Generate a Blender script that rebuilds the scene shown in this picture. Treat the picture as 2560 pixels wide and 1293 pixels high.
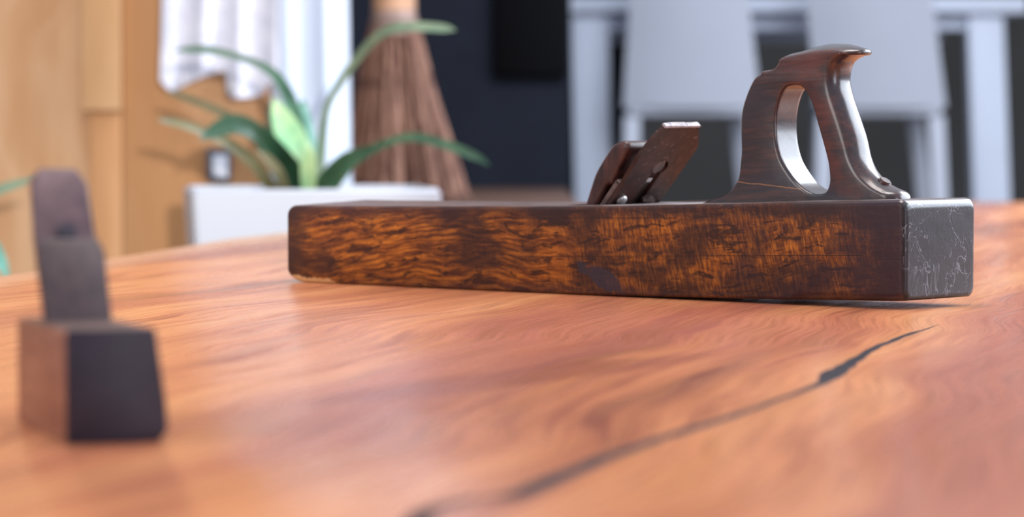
import bpy, bmesh, math, random
from mathutils import Vector, Matrix, noise, geometry
random.seed(7)
SC = bpy.context.scene
COL = SC.collection
for o in list(bpy.data.objects): bpy.data.objects.remove(o, do_unlink=True)

# ------------------------------------------------------------------ camera
F_PX, TILT, CAM_Z = 8005.6, math.radians(2.348), 0.8708
cd = bpy.data.cameras.new('camera'); cam = bpy.data.objects.new('camera', cd); COL.objects.link(cam)
cam.location = (0, 0, CAM_Z); cam.rotation_euler = (math.pi/2 - TILT, 0, 0)
cd.sensor_width = 36; cd.lens = F_PX/2560*36; cd.clip_start = .05; cd.clip_end = 60
cd.dof.use_dof = True; cd.dof.focus_distance = 2.10; cd.dof.aperture_fstop = 8.4
SC.camera = cam
# ------------------------------------------------------------------ world, lights, exposure
W = bpy.data.worlds.new('world'); SC.world = W; W.use_nodes = True
wn = W.node_tree.nodes; wl = W.node_tree.links
bg = wn['Background']; bg.inputs['Strength'].default_value = .80
tc = wn.new('ShaderNodeTexCoord'); sp = wn.new('ShaderNodeSeparateXYZ'); rp = wn.new('ShaderNodeValToRGB')
wl.new(tc.outputs['Generated'], sp.inputs[0]); 
mr = wn.new('ShaderNodeMapRange'); mr.inputs[1].default_value = -1; mr.inputs[2].default_value = 1
wl.new(sp.outputs[2], mr.inputs[0]); wl.new(mr.outputs[0], rp.inputs[0]); wl.new(rp.outputs[0], bg.inputs[0])
e = rp.color_ramp.elements
e[0].position = .35; e[0].color = (.16, .13, .12, 1)
e[1].position = .8; e[1].color = (.78, .86, 1.0, 1)
def area(name, loc, target, size, sy, power, color):
    l = bpy.data.lights.new(name, 'AREA'); l.shape = 'RECTANGLE'; l.size = size; l.size_y = sy; l.energy = power; l.color = color
    o = bpy.data.objects.new(name, l); COL.objects.link(o); o.location = loc
    o.rotation_euler = (Vector(target)-Vector(loc)).to_track_quat('-Z', 'Y').to_euler(); return o
area('window_light_right', (3.4, 3.4, 2.1), (.3, 2.4, .8), 4.6, 2.0, 212, (.80, .88, 1.0))
area('window_light_left', (-2.6, .2, 1.9), (0, 2.2, .75), 2.0, 1.4, 36, (1.0, .96, .93))
area('window_light_behind', (2.5, -1.0, 1.25), (.3, 2.2, .82), 1.2, 1.1, 24, (.84, .90, 1.0))
area('heel_highlight_fill', (2.3, 4.2, 2.75), (.35, 2.3, .8), 1.4, 1.0, 52, (.86, .92, 1.0))  # unseen area light, added to put a bright band on the heel bevel
area('stool_fill', (1.3, 4.4, 3.3), (.70, 9.0, 1.0), 1.4, 1.0, 125, (.78, .86, 1.0))  # added fill that brightens the stools and bar table, no window there
area('overhead_fill', (.0, 2.3, 3.0), (.1, 2.2, .75), 1.4, 1.2, 46, (1, .95, .9))  # added soft fill over the table, not a known lamp
sl = bpy.data.lights.new('wall_spot', 'SPOT'); sl.energy = 680; sl.spot_size = math.radians(11); sl.spot_blend = .4
sl.shadow_soft_size = .035; sl.color = (1, .93, .86)
so = bpy.data.objects.new('wall_spot', sl); COL.objects.link(so); so.location = (.30, -.9, 1.14)
so.rotation_euler = (Vector((-.62, 5.0, .99))-so.location).to_track_quat('-Z', 'Y').to_euler()
SC.view_settings.view_transform = 'Standard'; SC.view_settings.look = 'None'
SC.view_settings.exposure = 0.0; SC.view_settings.gamma = 1

# ------------------------------------------------------------------ helpers
def at(px, py, D):
    "point at distance D on the line of sight through an image position"
    rx = (px-1280)/F_PX; rv = -(py-646.5)/F_PX
    r = Vector((rx, math.cos(TILT)+rv*math.sin(TILT), -math.sin(TILT)+rv*math.cos(TILT)))
    return Vector((0, 0, CAM_Z)) + r*(D/r.y)
def lin(c): return tuple((x/255/12.92 if x/255 <= .04045 else ((x/255+.055)/1.055)**2.4) for x in c)+(1,)
def empty(name, label, cat, loc=(0, 0, 0), rz=0, group=None):
    o = bpy.data.objects.new(name, None); COL.objects.link(o); o.location = loc; o.rotation_euler = (0, 0, rz)
    o.empty_display_size = .02
    o['label'] = label; o['category'] = cat
    if group: o['group'] = group
    return o
def link(name, bm, mat, parent=None, smooth=True, sharp=40, label=None):
    bmesh.ops.recalc_face_normals(bm, faces=bm.faces)
    me = bpy.data.meshes.new(name); bm.to_mesh(me); bm.free()
    if smooth:
        for p in me.polygons: p.use_smooth = True
        me.set_sharp_from_angle(angle=math.radians(sharp))
    o = bpy.data.objects.new(name, me); COL.objects.link(o); me.materials.append(mat)
    if parent: o.parent = parent
    if label: o['label'] = label
    return o
def structure(o): o['kind'] = 'structure'; return o
def tag(o, label, cat, group=None):
    o['label'] = label; o['category'] = cat
    if group: o['group'] = group
    return o
def box(bm, lo, hi, bev=0, seg=2, M=None):
    lo = Vector(lo); hi = Vector(hi)
    r = bmesh.ops.create_cube(bm, size=1)
    for v in r['verts']:
        v.co = Vector([(lo[i]+hi[i])/2 + v.co[i]*(hi[i]-lo[i]) for i in range(3)])
    if bev:
        es = list({e for v in r['verts'] for e in v.link_edges})
        rr = bmesh.ops.bevel(bm, geom=es, offset=bev, segments=seg, profile=.5, affect='EDGES')
        vs = rr['verts']
    else: vs = r['verts']
    if M is not None:
        allv = {v for f in bm.faces for v in f.verts} if bev else vs
        for v in vs if not bev else set(vs): v.co = M @ v.co
    return vs
def hexa(bm, bottom, top, bev=0, seg=2):
    "solid between two quads given in order"
    n = len(bottom)
    a = [bm.verts.new(p) for p in bottom]; b = [bm.verts.new(p) for p in top]
    fs = [bm.faces.new(a[::-1]), bm.faces.new(b)]
    for i in range(n): fs.append(bm.faces.new((a[i], a[(i+1) % n], b[(i+1) % n], b[i])))
    if bev:
        es = list({e for f in fs for e in f.edges})
        bmesh.ops.bevel(bm, geom=es, offset=bev, segments=seg, profile=.5, affect='EDGES')
def catmull(pts, n, closed=True):
    out = []; N = len(pts); dim = len(pts[0])
    rng = range(N) if closed else range(N-1)
    for i in rng:
        if closed: P = [pts[(i+k) % N] for k in (-1, 0, 1, 2)]
        else: P = [pts[max(0, i-1)], pts[i], pts[i+1], pts[min(N-1, i+2)]]
        for j in range(n):
            t = j/n
            out.append(tuple(.5*(2*P[1][d]+(P[2][d]-P[0][d])*t+(2*P[0][d]-5*P[1][d]+4*P[2][d]-P[3][d])*t*t
                             + (3*P[1][d]-P[0][d]-3*P[2][d]+P[3][d])*t**3) for d in range(dim)))
    if not closed: out.append(tuple(pts[-1]))
    return out
# ---- material builder
class Mat:
    def __init__(s, name):
        s.m = bpy.data.materials.new(name); s.m.use_nodes = True; s.nt = s.m.node_tree
        s.b = s.nt.nodes['Principled BSDF']; s._oc = None
    def n(s, t, **k):
        x = s.nt.nodes.new(t)
        for a, b in k.items(): setattr(x, a, b)
        return x
    def put(s, sock, v):
        if hasattr(v, 'is_output') or isinstance(v, bpy.types.NodeSocket): s.nt.links.new(v, sock)
        else: sock.default_value = v
    def oc(s):
        if s._oc is None: s._oc = s.n('ShaderNodeTexCoord').outputs['Object']
        return s._oc
    def math(s, op, a, b=0.0, c=0.0, clamp=False):
        x = s.n('ShaderNodeMath', operation=op, use_clamp=clamp)
        s.put(x.inputs[0], a); s.put(x.inputs[1], b); s.put(x.inputs[2], c); return x.outputs[0]
    def xyz(s, v=None):
        x = s.n('ShaderNodeSeparateXYZ'); s.put(x.inputs[0], v or s.oc()); return x.outputs
    def comb(s, a, b, c):
        x = s.n('ShaderNodeCombineXYZ'); s.put(x.inputs[0], a); s.put(x.inputs[1], b); s.put(x.inputs[2], c); return x.outputs[0]
    def mapping(s, v, scale=(1, 1, 1), rot=(0, 0, 0), loc=(0, 0, 0)):
        x = s.n('ShaderNodeMapping'); s.put(x.inputs[0], v); x.inputs[1].default_value = loc
        x.inputs[2].default_value = rot; x.inputs[3].default_value = scale; return x.outputs[0]
    def noise(s, v, scale=5, detail=4, rough=.55, dist=0.0, col=False):
        x = s.n('ShaderNodeTexNoise'); s.put(x.inputs['Vector'], v); x.inputs['Scale'].default_value = scale
        x.inputs['Detail'].default_value = detail; x.inputs['Roughness'].default_value = rough; x.inputs['Distortion'].default_value = dist
        return x.outputs[1 if col else 0]
    def ramp(s, f, stops):
        x = s.n('ShaderNodeValToRGB'); s.put(x.inputs[0], f); el = x.color_ramp.elements
        while len(el) < len(stops): el.new(.5)
        for e_, (p, c) in zip(el, stops):
            e_.position = p; e_.color = c if len(c) == 4 else tuple(c)+(1,)
        return x.outputs[0]
    def map(s, v, a, b, c=0.0, d=1.0):
        x = s.n('ShaderNodeMapRange'); s.put(x.inputs[0], v)
        for i, q in enumerate((a, b, c, d)): x.inputs[i+1].default_value = q
        x.interpolation_type = 'SMOOTHSTEP'; return x.outputs[0]
    def mix(s, f, a, b, mode='MIX'):
        x = s.n('ShaderNodeMix', data_type='RGBA', blend_type=mode)
        s.put(x.inputs[0], f); s.put(x.inputs[6], a); s.put(x.inputs[7], b); return x.outputs[2]
    def bump(s, h, strength=.3, dist=.001):
        x = s.n('ShaderNodeBump'); s.put(x.inputs['Height'], h); x.inputs['Strength'].default_value = strength
        x.inputs['Distance'].default_value = dist; s.put(s.b.inputs['Normal'], x.outputs[0]); return x
    def set(s, **k):
        names = dict(col='Base Color', rough='Roughness', metal='Metallic', spec='Specular IOR Level', coat='Coat Weight',
                     coatr='Coat Roughness', sub='Subsurface Weight', trans='Transmission Weight')
        for a, b in k.items(): s.put(s.b.inputs[names[a]], b)
        return s
def plain(name, col, rough=.5, spec=.5, nz=.06, scale=6, metal=0):
    m = Mat(name); c = lin(col)
    f = m.noise(m.oc(), scale, 3)
    m.set(col=m.mix(m.map(f, .3, .7), tuple(x*(1-nz) for x in c[:3])+(1,), tuple(min(1, x*(1+nz)) for x in c[:3])+(1,)), rough=rough, spec=spec, metal=metal)
    return m.m

# ------------------------------------------------------------------ materials
def mat_tabletop():
    m = Mat('tabletop_wood'); x, y, z = m.xyz(); x = m.math('ADD', x, .5); y = m.math('ADD', y, 2.9)
    warp = m.noise(m.oc(), 1.9, 2, .5)
    warp2 = m.noise(m.oc(), 7.0, 2, .5)
    g = m.math('SUBTRACT', x, m.math('MULTIPLY', y, .235))
    g = m.math('ADD', g, m.math('MULTIPLY', m.math('SUBTRACT', warp, .5), .13))
    g = m.math('ADD', g, m.math('MULTIPLY', m.math('SUBTRACT', warp2, .5), .007))
    v = m.comb(g, m.math('MULTIPLY', y, .055), z)
    broad = m.noise(v, 16, 3, .55)
    fine = m.noise(v, 75, 4, .6)
    v2 = m.comb(g, m.math('MULTIPLY', y, .02), z)
    hair = m.noise(v2, 340, 3, .6)
    v3 = m.comb(g, m.math('MULTIPLY', y, .16), z)
    patch = m.noise(v3, 5.5, 2, .5)
    c = m.ramp(broad, [(.34, lin((104, 48, 36))), (.44, lin((180, 96, 60))), (.53, lin((220, 136, 84))), (.66, lin((232, 158, 100)))])
    c2 = m.ramp(fine, [(.34, lin((120, 60, 44))), (.47, lin((222, 144, 98))), (.7, lin((236, 164, 108)))])
    c = m.mix(.40, c, c2)
    c = m.mix(m.map(patch, .53, .64, 0, .65), c, lin((176, 96, 76)))
    c = m.mix(m.map(hair, .35, .6, .32, 0), c, lin((130, 66, 44)))
    # dark heartwood patch in the grain
    px_, py_ = m.math('SUBTRACT', x, .0), m.math('SUBTRACT', y, 1.54)
    al = m.math('DIVIDE', m.math('ADD', m.math('MULTIPLY', px_, .53), m.math('MULTIPLY', py_, .85)), .20)
    ac = m.math('DIVIDE', m.math('SUBTRACT', m.math('MULTIPLY', px_, .85), m.math('MULTIPLY', py_, .53)), .026)
    pd = m.math('ADD', m.math('ADD', m.math('MULTIPLY', al, al), m.math('MULTIPLY', ac, ac)), m.math('MULTIPLY', m.math('SUBTRACT', broad, .5), 3.5))
    c = m.mix(m.map(pd, .2, 1.5, .6, 0), c, lin((140, 72, 56)))
    # pale sapwood along the live edge on the left
    edge = m.math('SUBTRACT', x, m.math('SUBTRACT', m.math('MULTIPLY', y, .142), .7936))
    edge = m.math('ADD', edge, m.math('MULTIPLY', m.math('SUBTRACT', warp2, .5), .05))
    c = m.mix(m.map(edge, .03, .085, .6, 0), c, lin((226, 178, 140)))
    hs = m.n('ShaderNodeHueSaturation'); hs.inputs['Saturation'].default_value = .97; hs.inputs['Value'].default_value = .99; m.put(hs.inputs['Color'], c); c = hs.outputs[0]
    m.set(col=c, rough=m.map(fine, .3, .7, .30, .22), spec=.21)
    m.bump(m.math('ADD', m.math('MULTIPLY', fine, .6), m.math('MULTIPLY', hair, .4)), .12, .0006)
    return m.m
def mat_body():
    m = Mat('aged_plane_wood'); x, y, z = m.xyz()
    w1 = m.noise(m.oc(), 9, 3, .5)
    zz = m.math('ADD', z, m.math('MULTIPLY', m.math('SUBTRACT', w1, .5), .035))
    zz = m.math('ADD', zz, m.math('MULTIPLY', x, -.05))
    long = m.noise(m.comb(m.math('MULTIPLY', x, .10), y, zz), 380, 6, .7)
    veins = m.noise(m.comb(m.math('MULTIPLY', x, .20), y, zz), 190, 5, .65, .6)
    vert = m.noise(m.comb(m.math('ADD', x, m.math('MULTIPLY', z, .25)), y, m.math('MULTIPLY', z, .2)), 430, 5, .7)
    curl = m.noise(m.comb(x, y, m.math('MULTIPLY', z, .5)), 170, 3, .6, 1.2)
    blot = m.noise(m.comb(m.math('MULTIPLY', x, .45), y, z), 34, 4, .6)
    blot2 = m.noise(m.mapping(m.oc(), loc=(3, 1, 2)), 17, 3, .6)
    base = m.ramp(long, [(.30, lin((50, 25, 17))), (.45, lin((104, 54, 24))), (.57, lin((162, 92, 32))), (.72, lin((200, 124, 46)))])
    cross = m.ramp(vert, [(.32, lin((42, 24, 24))), (.46, lin((96, 50, 26))), (.56, lin((160, 92, 30))), (.70, lin((206, 130, 44)))])
    # straight grain towards the toe, chatter across the grain from the middle to the heel
    f = m.map(m.math('ADD', x, m.math('MULTIPLY', m.math('SUBTRACT', blot2, .5), .35)), -.10, .06)
    c = m.mix(m.math('MULTIPLY', f, .72), base, cross)
    c = m.mix(m.map(veins, .40, .455, .8, 0), c, lin((40, 20, 16)))
    c = m.mix(m.map(curl, .55, .68, 0, .35), c, lin((52, 28, 20)))
    c = m.mix(m.map(blot, .47, .62, 0, .75), c, lin((42, 21, 19)))
    c = m.mix(m.math('MULTIPLY', m.map(blot2, .42, .62, 0, .8), m.map(x, .0, .2, .25, 1)), c, lin((40, 26, 34)))
    n1 = m.math('MULTIPLY', m.math('SUBTRACT', blot, .5), .03)
    # handling grime: along the top arris, the sole, the toe and the heel
    zt = m.math('SUBTRACT', m.math('ADD', z, n1), m.math('MULTIPLY', x, .022))
    c = m.mix(m.map(zt, .050, .062, 0, .82), c, lin((50, 30, 30)))
    c = m.mix(m.map(zt, .001, .010, .65, 0), c, lin((56, 34, 36)))
    c = m.mix(m.map(m.math('ADD', x, m.math('MULTIPLY', n1, 2)), -.285, -.262, .85, 0), c, lin((52, 32, 28)))
    c = m.mix(m.map(m.math('ADD', x, m.math('MULTIPLY', n1, 3)), .215, .285, 0, .88), c, lin((50, 34, 42)))
    # top face greyer brown
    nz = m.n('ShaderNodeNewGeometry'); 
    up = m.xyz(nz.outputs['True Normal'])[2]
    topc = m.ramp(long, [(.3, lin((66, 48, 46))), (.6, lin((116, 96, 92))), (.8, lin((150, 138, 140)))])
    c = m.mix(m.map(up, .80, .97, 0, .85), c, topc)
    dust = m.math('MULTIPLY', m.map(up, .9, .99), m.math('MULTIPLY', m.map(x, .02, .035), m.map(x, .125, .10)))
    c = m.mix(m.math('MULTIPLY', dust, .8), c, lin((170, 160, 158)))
    # scribed lines
    for z0, k, x0, x1 in ((.0554, .0190, -.20, .10), (.0277, .0296, -.05, .26)):
        ln = m.math('ABSOLUTE', m.math('SUBTRACT', m.math('SUBTRACT', z, z0), m.math('MULTIPLY', x, k)))
        ln = m.math('LESS_THAN', ln, .00022)
        ln = m.math('MULTIPLY', ln, m.math('MULTIPLY', m.math('GREATER_THAN', x, x0), m.math('LESS_THAN', x, x1)))
        c = m.mix(m.math('MULTIPLY', ln, .8), c, lin((28, 16, 14)))
    # chipped raw wood at the bottom of the toe
    pn = m.noise(m.oc(), 90, 4, .6)
    cl = m.math('ADD', m.math('MULTIPLY', m.math('ADD', x, .2845), -.125), .0068)
    cl = m.math('ADD', cl, m.math('MULTIPLY', m.math('SUBTRACT', pn, .5), .013))
    cm = m.math('LESS_THAN', z, cl); cm = m.math('MULTIPLY', cm, m.math('GREATER_THAN', z, m.math('MULTIPLY', m.math('ADD', x, .2885), -.32)))
    cm = m.math('MULTIPLY', cm, m.math('LESS_THAN', x, -.23)); cm = m.math('MULTIPLY', cm, m.math('GREATER_THAN', z, .0003))
    c = m.mix(cm, c, lin((186, 138, 92)))
    # dark gouge low on the side
    dx = m.math('DIVIDE', m.math('SUBTRACT', x, .032), .024); dz = m.math('DIVIDE', m.math('SUBTRACT', m.math('ADD', z, m.math('MULTIPLY', x, .35)), .024), .0075)
    dd = m.math('ADD', m.math('ADD', m.math('MULTIPLY', dx, dx), m.math('MULTIPLY', dz, dz)), m.math('MULTIPLY', m.math('SUBTRACT', pn, .5), 3))
    c = m.mix(m.map(dd, .5, 1.0, .85, 0), c, lin((50, 44, 56)))
    # heel end grain, nearly black, with scratches whose pale highlights are painted into the colour
    endm = m.map(x, .2905, .2925)
    wv = m.noise(m.mapping(m.oc(), loc=(5, 2, 1)), 30, 4, .55, 1.2)
    ring = m.math('ABSOLUTE', m.math('SUBTRACT', wv, .5))
    wv2 = m.noise(m.mapping(m.oc(), scale=(1, 1, .45), loc=(1, 7, 3)), 48, 4, .55, 1.5)
    ring2 = m.math('ABSOLUTE', m.math('SUBTRACT', wv2, .52))
    sc = m.math('MAXIMUM', m.map(ring, 0, .012, 1, 0), m.map(ring2, 0, .012, .8, 0))
    sc = m.math('MULTIPLY', sc, m.map(m.noise(m.mapping(m.oc(), loc=(.4, .2, .9)), 34, 3), .45, .58))
    endc = m.mix(m.math('MULTIPLY', sc, .45), m.mix(m.map(blot, .4, .65), lin((26, 24, 29)), lin((40, 37, 43))), lin((150, 152, 168)))
    c = m.mix(endm, c, endc)
    m.set(col=c, rough=m.map(blot, .35, .65, .32, .46), spec=.28, coat=m.math('MULTIPLY', m.math('MULTIPLY', m.map(x, .15, .285, .0, .9), m.map(m.math('ABSOLUTE', y), .0405, .0413, 1, .12)), m.math('SUBTRACT', 1.0, m.math('MULTIPLY', endm, m.map(up, .1, .4, .75, 0)))), coatr=.16)
    h = m.math('ADD', m.math('MULTIPLY', long, .5), m.math('MULTIPLY', vert, .35))
    h = m.math('ADD', h, m.math('MULTIPLY', m.math('MULTIPLY', sc, endm), .8))
    h = m.math('ADD', h, m.math('MULTIPLY', m.noise(m.oc(), 60, 3), 1.2))
    m.bump(h, .35, .0009)
    return m.m
def mat_tote():
    m = Mat('dark_rosewood'); x, y, z = m.xyz()
    g = m.noise(m.comb(m.math('MULTIPLY', x, .09), y, m.math('ADD', z, m.math('MULTIPLY', x, -.08))), 330, 5, .65)
    b = m.noise(m.comb(m.math('MULTIPLY', x, .25), y, z), 48, 4, .6)
    c = m.ramp(g, [(.33, lin((34, 22, 25))), (.5, lin((54, 31, 30))), (.68, lin((84, 44, 36)))])
    c = m.mix(m.map(b, .42, .62, 0, .75), c, lin((46, 38, 46)))
    red = m.noise(m.mapping(m.oc(), loc=(2, 2, 2)), 22, 3)
    c = m.mix(m.math('MULTIPLY', m.map(red, .5, .68, 0, .5), m.map(x, .16, .2, .35, 1)), c, lin((112, 50, 34)))
    gl = m.math('SUBTRACT', m.math('SUBTRACT', z, .0927), m.math('MULTIPLY', x, -.0770))
    gl = m.math('ADD', gl, m.math('MULTIPLY', m.math('SUBTRACT', m.noise(m.oc(), 120, 3), .5), .0018))
    gm = m.math('LESS_THAN', m.math('ABSOLUTE', gl), .00028)
    gm = m.math('MULTIPLY', gm, m.math('MULTIPLY', m.math('GREATER_THAN', x, .1301), m.math('LESS_THAN', x, .187)))
    c = m.mix(m.math('MULTIPLY', gm, .8), c, lin((176, 116, 66)))
    # the cap is black with age
    c = m.mix(m.map(m.math('ADD', z, m.math('MULTIPLY', x, -.09)), .1545, .1565, 0, .85), c, lin((58, 52, 54)))
    m.set(col=c, rough=m.map(b, .35, .65, .36, .28), spec=.5, coat=.8, coatr=.16)
    m.bump(m.math('ADD', m.math('MULTIPLY', g, .5), m.math('MULTIPLY', m.noise(m.oc(), 90, 3), 1.0)), .3, .0008)
    return m.m
def mat_darkwood(name, a, b_, rough=.4, axis=2, sc=200):
    m = Mat(name); x, y, z = m.xyz(); k = [x, y, z]; k[axis] = m.math('MULTIPLY', k[axis], .1)
    g = m.noise(m.comb(*k), sc, 4, .6); b = m.noise(m.oc(), 40, 3)
    c = m.ramp(g, [(.35, lin(a)), (.65, lin(b_))])
    c = m.mix(m.map(b, .45, .7, 0, .6), c, lin(a))
    m.set(col=c, rough=rough, spec=.45); m.bump(g, .25, .0006); return m.m
def mat_rust(name, a, b_, rough=.42, metal=.3):
    m = Mat(name); b = m.noise(m.oc(), 60, 4, .6); s = m.noise(m.oc(), 260, 3, .6)
    c = m.mix(m.map(b, .35, .65), lin(a), lin(b_)); c = m.mix(m.map(s, .62, .72, 0, .5), c, lin((150, 120, 110)))
    m.set(col=c, rough=rough, metal=metal, spec=.3); m.bump(m.math('ADD', b, m.math('MULTIPLY', s, .4)), .25, .0005); return m.m
def mat_plywood(name, base=(194, 154, 117), warm=(180, 134, 93), scale=1.0, off=(0, 0, 0)):
    m = Mat(name); v = m.mapping(m.oc(), loc=off); x, y, z = m.xyz(v)
    w = m.noise(v, 2.5, 2)
    g = m.noise(m.comb(m.math('ADD', x, m.math('MULTIPLY', w, .25)), y, m.math('MULTIPLY', z, .22)), 9*scale, 3, .55, .8)
    f = m.noise(m.comb(x, y, m.math('MULTIPLY', z, .05)), 90, 3)
    c = m.mix(m.map(g, .38, .62), lin(base), lin(warm)); c = m.mix(m.map(f, .4, .7, 0, .2), c, lin((160, 112, 70)))
    m.set(col=c, rough=.55, spec=.3); return m.m
def mat_leaf(name, dark, light, stripe=True):
    m = Mat(name); x, y, z = m.xyz()
    n1 = m.noise(m.oc(), 14, 3)
    c = m.mix(m.map(n1, .35, .65), lin(dark), lin(light)); m.set(col=c, rough=.38, spec=.5, sub=.05); return m.m
def mat_cloth():
    m = Mat('white_cloth'); wv = m.noise(m.oc(), 30, 3)
    m.set(col=m.mix(m.map(wv, .35, .65), lin((196, 198, 212)), lin((210, 211, 222))), rough=.85, spec=.2); m.bump(wv, .1, .002); return m.m
def mat_straw():
    m = Mat('twig_bristles'); x, y, z = m.xyz()
    g = m.noise(m.comb(x, y, m.math('MULTIPLY', z, .06)), 85, 4, .65)
    m.set(col=m.ramp(g, [(.33, lin((84, 56, 48))), (.5, lin((136, 100, 86))), (.68, lin((180, 138, 116)))]), rough=.8, spec=.2); return m.m

M_TABLE = mat_tabletop(); M_BODY = mat_body(); M_TOTE = mat_tote()
M_WEDGE = mat_darkwood('dark_wedge_wood', (44, 30, 32), (88, 54, 48), .33)
M_IRON = mat_rust('brown_patinated_steel', (48, 28, 24), (68, 40, 33), .5, .1)
M_IRONEDGE = mat_rust('ground_steel', (150, 140, 142), (196, 190, 196), .5, .3)
M_CAPIRON = mat_rust('worn_steel', (84, 66, 64), (124, 106, 104), .4, .5)
M_STEEL = mat_rust('bright_steel', (150, 146, 148), (196, 192, 190), .3, .8)
M_CRACK = plain('dark_crack_filling', (34, 24, 32), .6, .15, .25, 18)
M_SMALL = mat_darkwood('small_plane_wood', (132, 84, 66), (160, 108, 86), .42, 1)
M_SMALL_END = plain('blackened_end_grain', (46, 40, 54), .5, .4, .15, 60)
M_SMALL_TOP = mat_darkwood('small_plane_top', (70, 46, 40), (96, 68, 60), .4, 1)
M_SIRON = mat_rust('purple_brown_steel', (86, 66, 72), (108, 84, 88), .5, .25)
M_SWEDGE = mat_darkwood('small_wedge_wood', (66, 52, 56), (86, 68, 70), .6)
M_PLY = mat_plywood('plywood_panel'); M_PLY2 = mat_plywood('pale_plywood_board', (206, 166, 126), (196, 152, 108), .7, (3, 0, 1))
M_PLY3 = mat_plywood('warm_plywood_board', (192, 146, 104), (180, 130, 86), .7, (7, 0, 1))
M_WHITE = plain('white_lacquer', (232, 236, 246), .45, .4, .015)
M_POT = plain('white_ceramic', (184, 189, 200), .4, .4, .01)
M_STOOL = plain('white_plastic', (204, 207, 218), .45, .4, .02)
M_BAR = plain('white_table_paint', (226, 232, 246), .45, .4, .02)
M_DARK = plain('dark_navy_wall', (30, 33, 42), .8, .1, .15, 3)
M_BLACK = plain('black_panel', (6, 6, 9), .6, .1, .1)
M_GREYWALL = plain('grey_wall', (84, 82, 80), .8, .1, .1, 2)
M_FLOOR = plain('grey_floor', (92, 88, 86), .6, .3, .1, 4)
M_COUNTER = mat_darkwood('brown_counter_wood', (70, 46, 34), (96, 66, 50), .6, 0, 40)
M_LG = mat_leaf('leaf_green', (24, 62, 44), (60, 104, 78)); M_LT = mat_leaf('leaf_teal', (70, 134, 122), (120, 178, 164))
M_LD = mat_leaf('leaf_dark', (16, 44, 28), (28, 68, 44)); M_LY = mat_leaf('leaf_pale', (120, 176, 130), (176, 206, 150))
M_LO = mat_leaf('leaf_olive', (80, 82, 58), (112, 110, 80)); M_LS = mat_leaf('leaf_sage', (88, 118, 98), (122, 148, 124))
M_SOIL = plain('potting_soil', (60, 44, 34), .95, .1, .3, 60)
M_CLOTH = mat_cloth(); M_CURT = plain('white_curtain_fabric', (200, 212, 230), .85, .2, .02)
M_STRAW = mat_straw(); M_HANDLE = plain('pale_broom_handle', (190, 148, 118), .6, .3, .1, 20); M_TWINE = plain('grey_twine', (150, 128, 120), .8, .2, .2, 80)
M_SWITCH = plain('dark_switch_frame', (70, 74, 90), .4, .4); M_SWW = plain('switch_rocker_white', (215, 220, 232), .4, .4)
M_LEG = mat_darkwood('table_leg_wood', (120, 74, 48), (160, 100, 66), .5)

# ------------------------------------------------------------------ setting
bm = bmesh.new(); box(bm, (-3.2, -1.5, -.06), (4.2, 13.2, 0)); structure(link('floor', bm, M_FLOOR, smooth=False))
bm = bmesh.new(); box(bm, (-3.2, 5.0, 0), (-.36, 5.10, 2.7)); structure(link('wall_left', bm, M_PLY, smooth=False))
bm = bmesh.new(); box(bm, (-1.0, 7.0, 0), (.128, 7.12, 2.7)); structure(link('wall_back', bm, M_DARK, smooth=False))
bm = bmesh.new(); box(bm, (.02, 7.12, 0), (.128, 9.9, 2.7)); structure(link('wall_partition', bm, M_DARK, smooth=False))
bm = bmesh.new(); box(bm, (.128, 9.9, 0), (.345, 10.0, 2.7)); structure(link('wall_far', bm, M_DARK, smooth=False))
bm = bmesh.new(); box(bm, (-1.0, 13.0, 0), (4.2, 13.12, 2.7)); structure(link('wall_right', bm, M_GREYWALL, smooth=False))
# plywood boards fixed on the wall
xa, xb, xc = at(203, 0, 4.98).x, at(303, 0, 4.98).x, at(396, 0, 4.98).x
bm = bmesh.new(); box(bm, (xa, 4.975, at(0, 277, 4.975).z), (xb, 4.9995, 2.5), .002); structure(link('trim_1', bm, M_PLY2))
bm = bmesh.new(); box(bm, (xb+.001, 4.985, 0), (-.362, 4.9995, 2.5), .002); structure(link('trim_2', bm, M_PLY3))
bm = bmesh.new(); box(bm, (xa+.012, 4.985, 0), (xb, 4.9995, at(0, 277, 4.975).z-.001), .002); structure(link('trim_3', bm, M_PLY3))
# black recessed panel on the dark wall
bm = bmesh.new(); box(bm, (-.035, 6.97, .985), (.122, 6.9995, 1.9), .004)
tag(link('wall_screen', bm, M_BLACK), 'black rectangular panel mounted on the dark wall between broom and white bar table', 'screen')

# ------------------------------------------------------------------ the big table
edge = [(-.70, .50), (-.62, 1.1), (-.565, 1.5), (-.485, 2.15), (-.418, 2.6), (-.380, 2.92), (-.342, 3.2), (-.312, 3.42), (-.266, 3.667), (-.205, 3.84), (-.10, 3.98), (.0, 4.22), (.11, 4.66), (.36, 5.06), (.757, 5.17), (.824, 5.16), (1.15, 5.14), (1.42, 5.05), (1.50, 4.6), (1.44, 3.6), (1.5, 2.4), (1.46, 1.2), (1.42, .5)]
table = empty('wooden_table', 'large live-edge slab table of glossy orange-brown wood with a long dark crack', 'table', (.5, 2.9, 0))
O_T = Vector((.5, 2.9, 0))
out = []
pts = catmull(edge[:22], 8, closed=False) + [edge[22]]
for i, p in enumerate(pts):
    q = Vector((p[0], p[1], 0)); nn = noise.noise(q*3.1)*.006 + noise.noise(q*11)*.002
    out.append((p[0]+(nn if 2 < i < len(pts)-3 else 0), p[1]))
bm = bmesh.new()
T = .75; th_ = .055
def ring_at(inset, z):
    cx, cy = .45, 2.8; r = []
    for p in out:
        v = Vector((p[0]-cx, p[1]-cy)); k = 1-inset/max(v.length, .1)
        r.append(bm.verts.new((cx+v.x*k-O_T.x, cy+v.y*k-O_T.y, z)))
    return r
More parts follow.
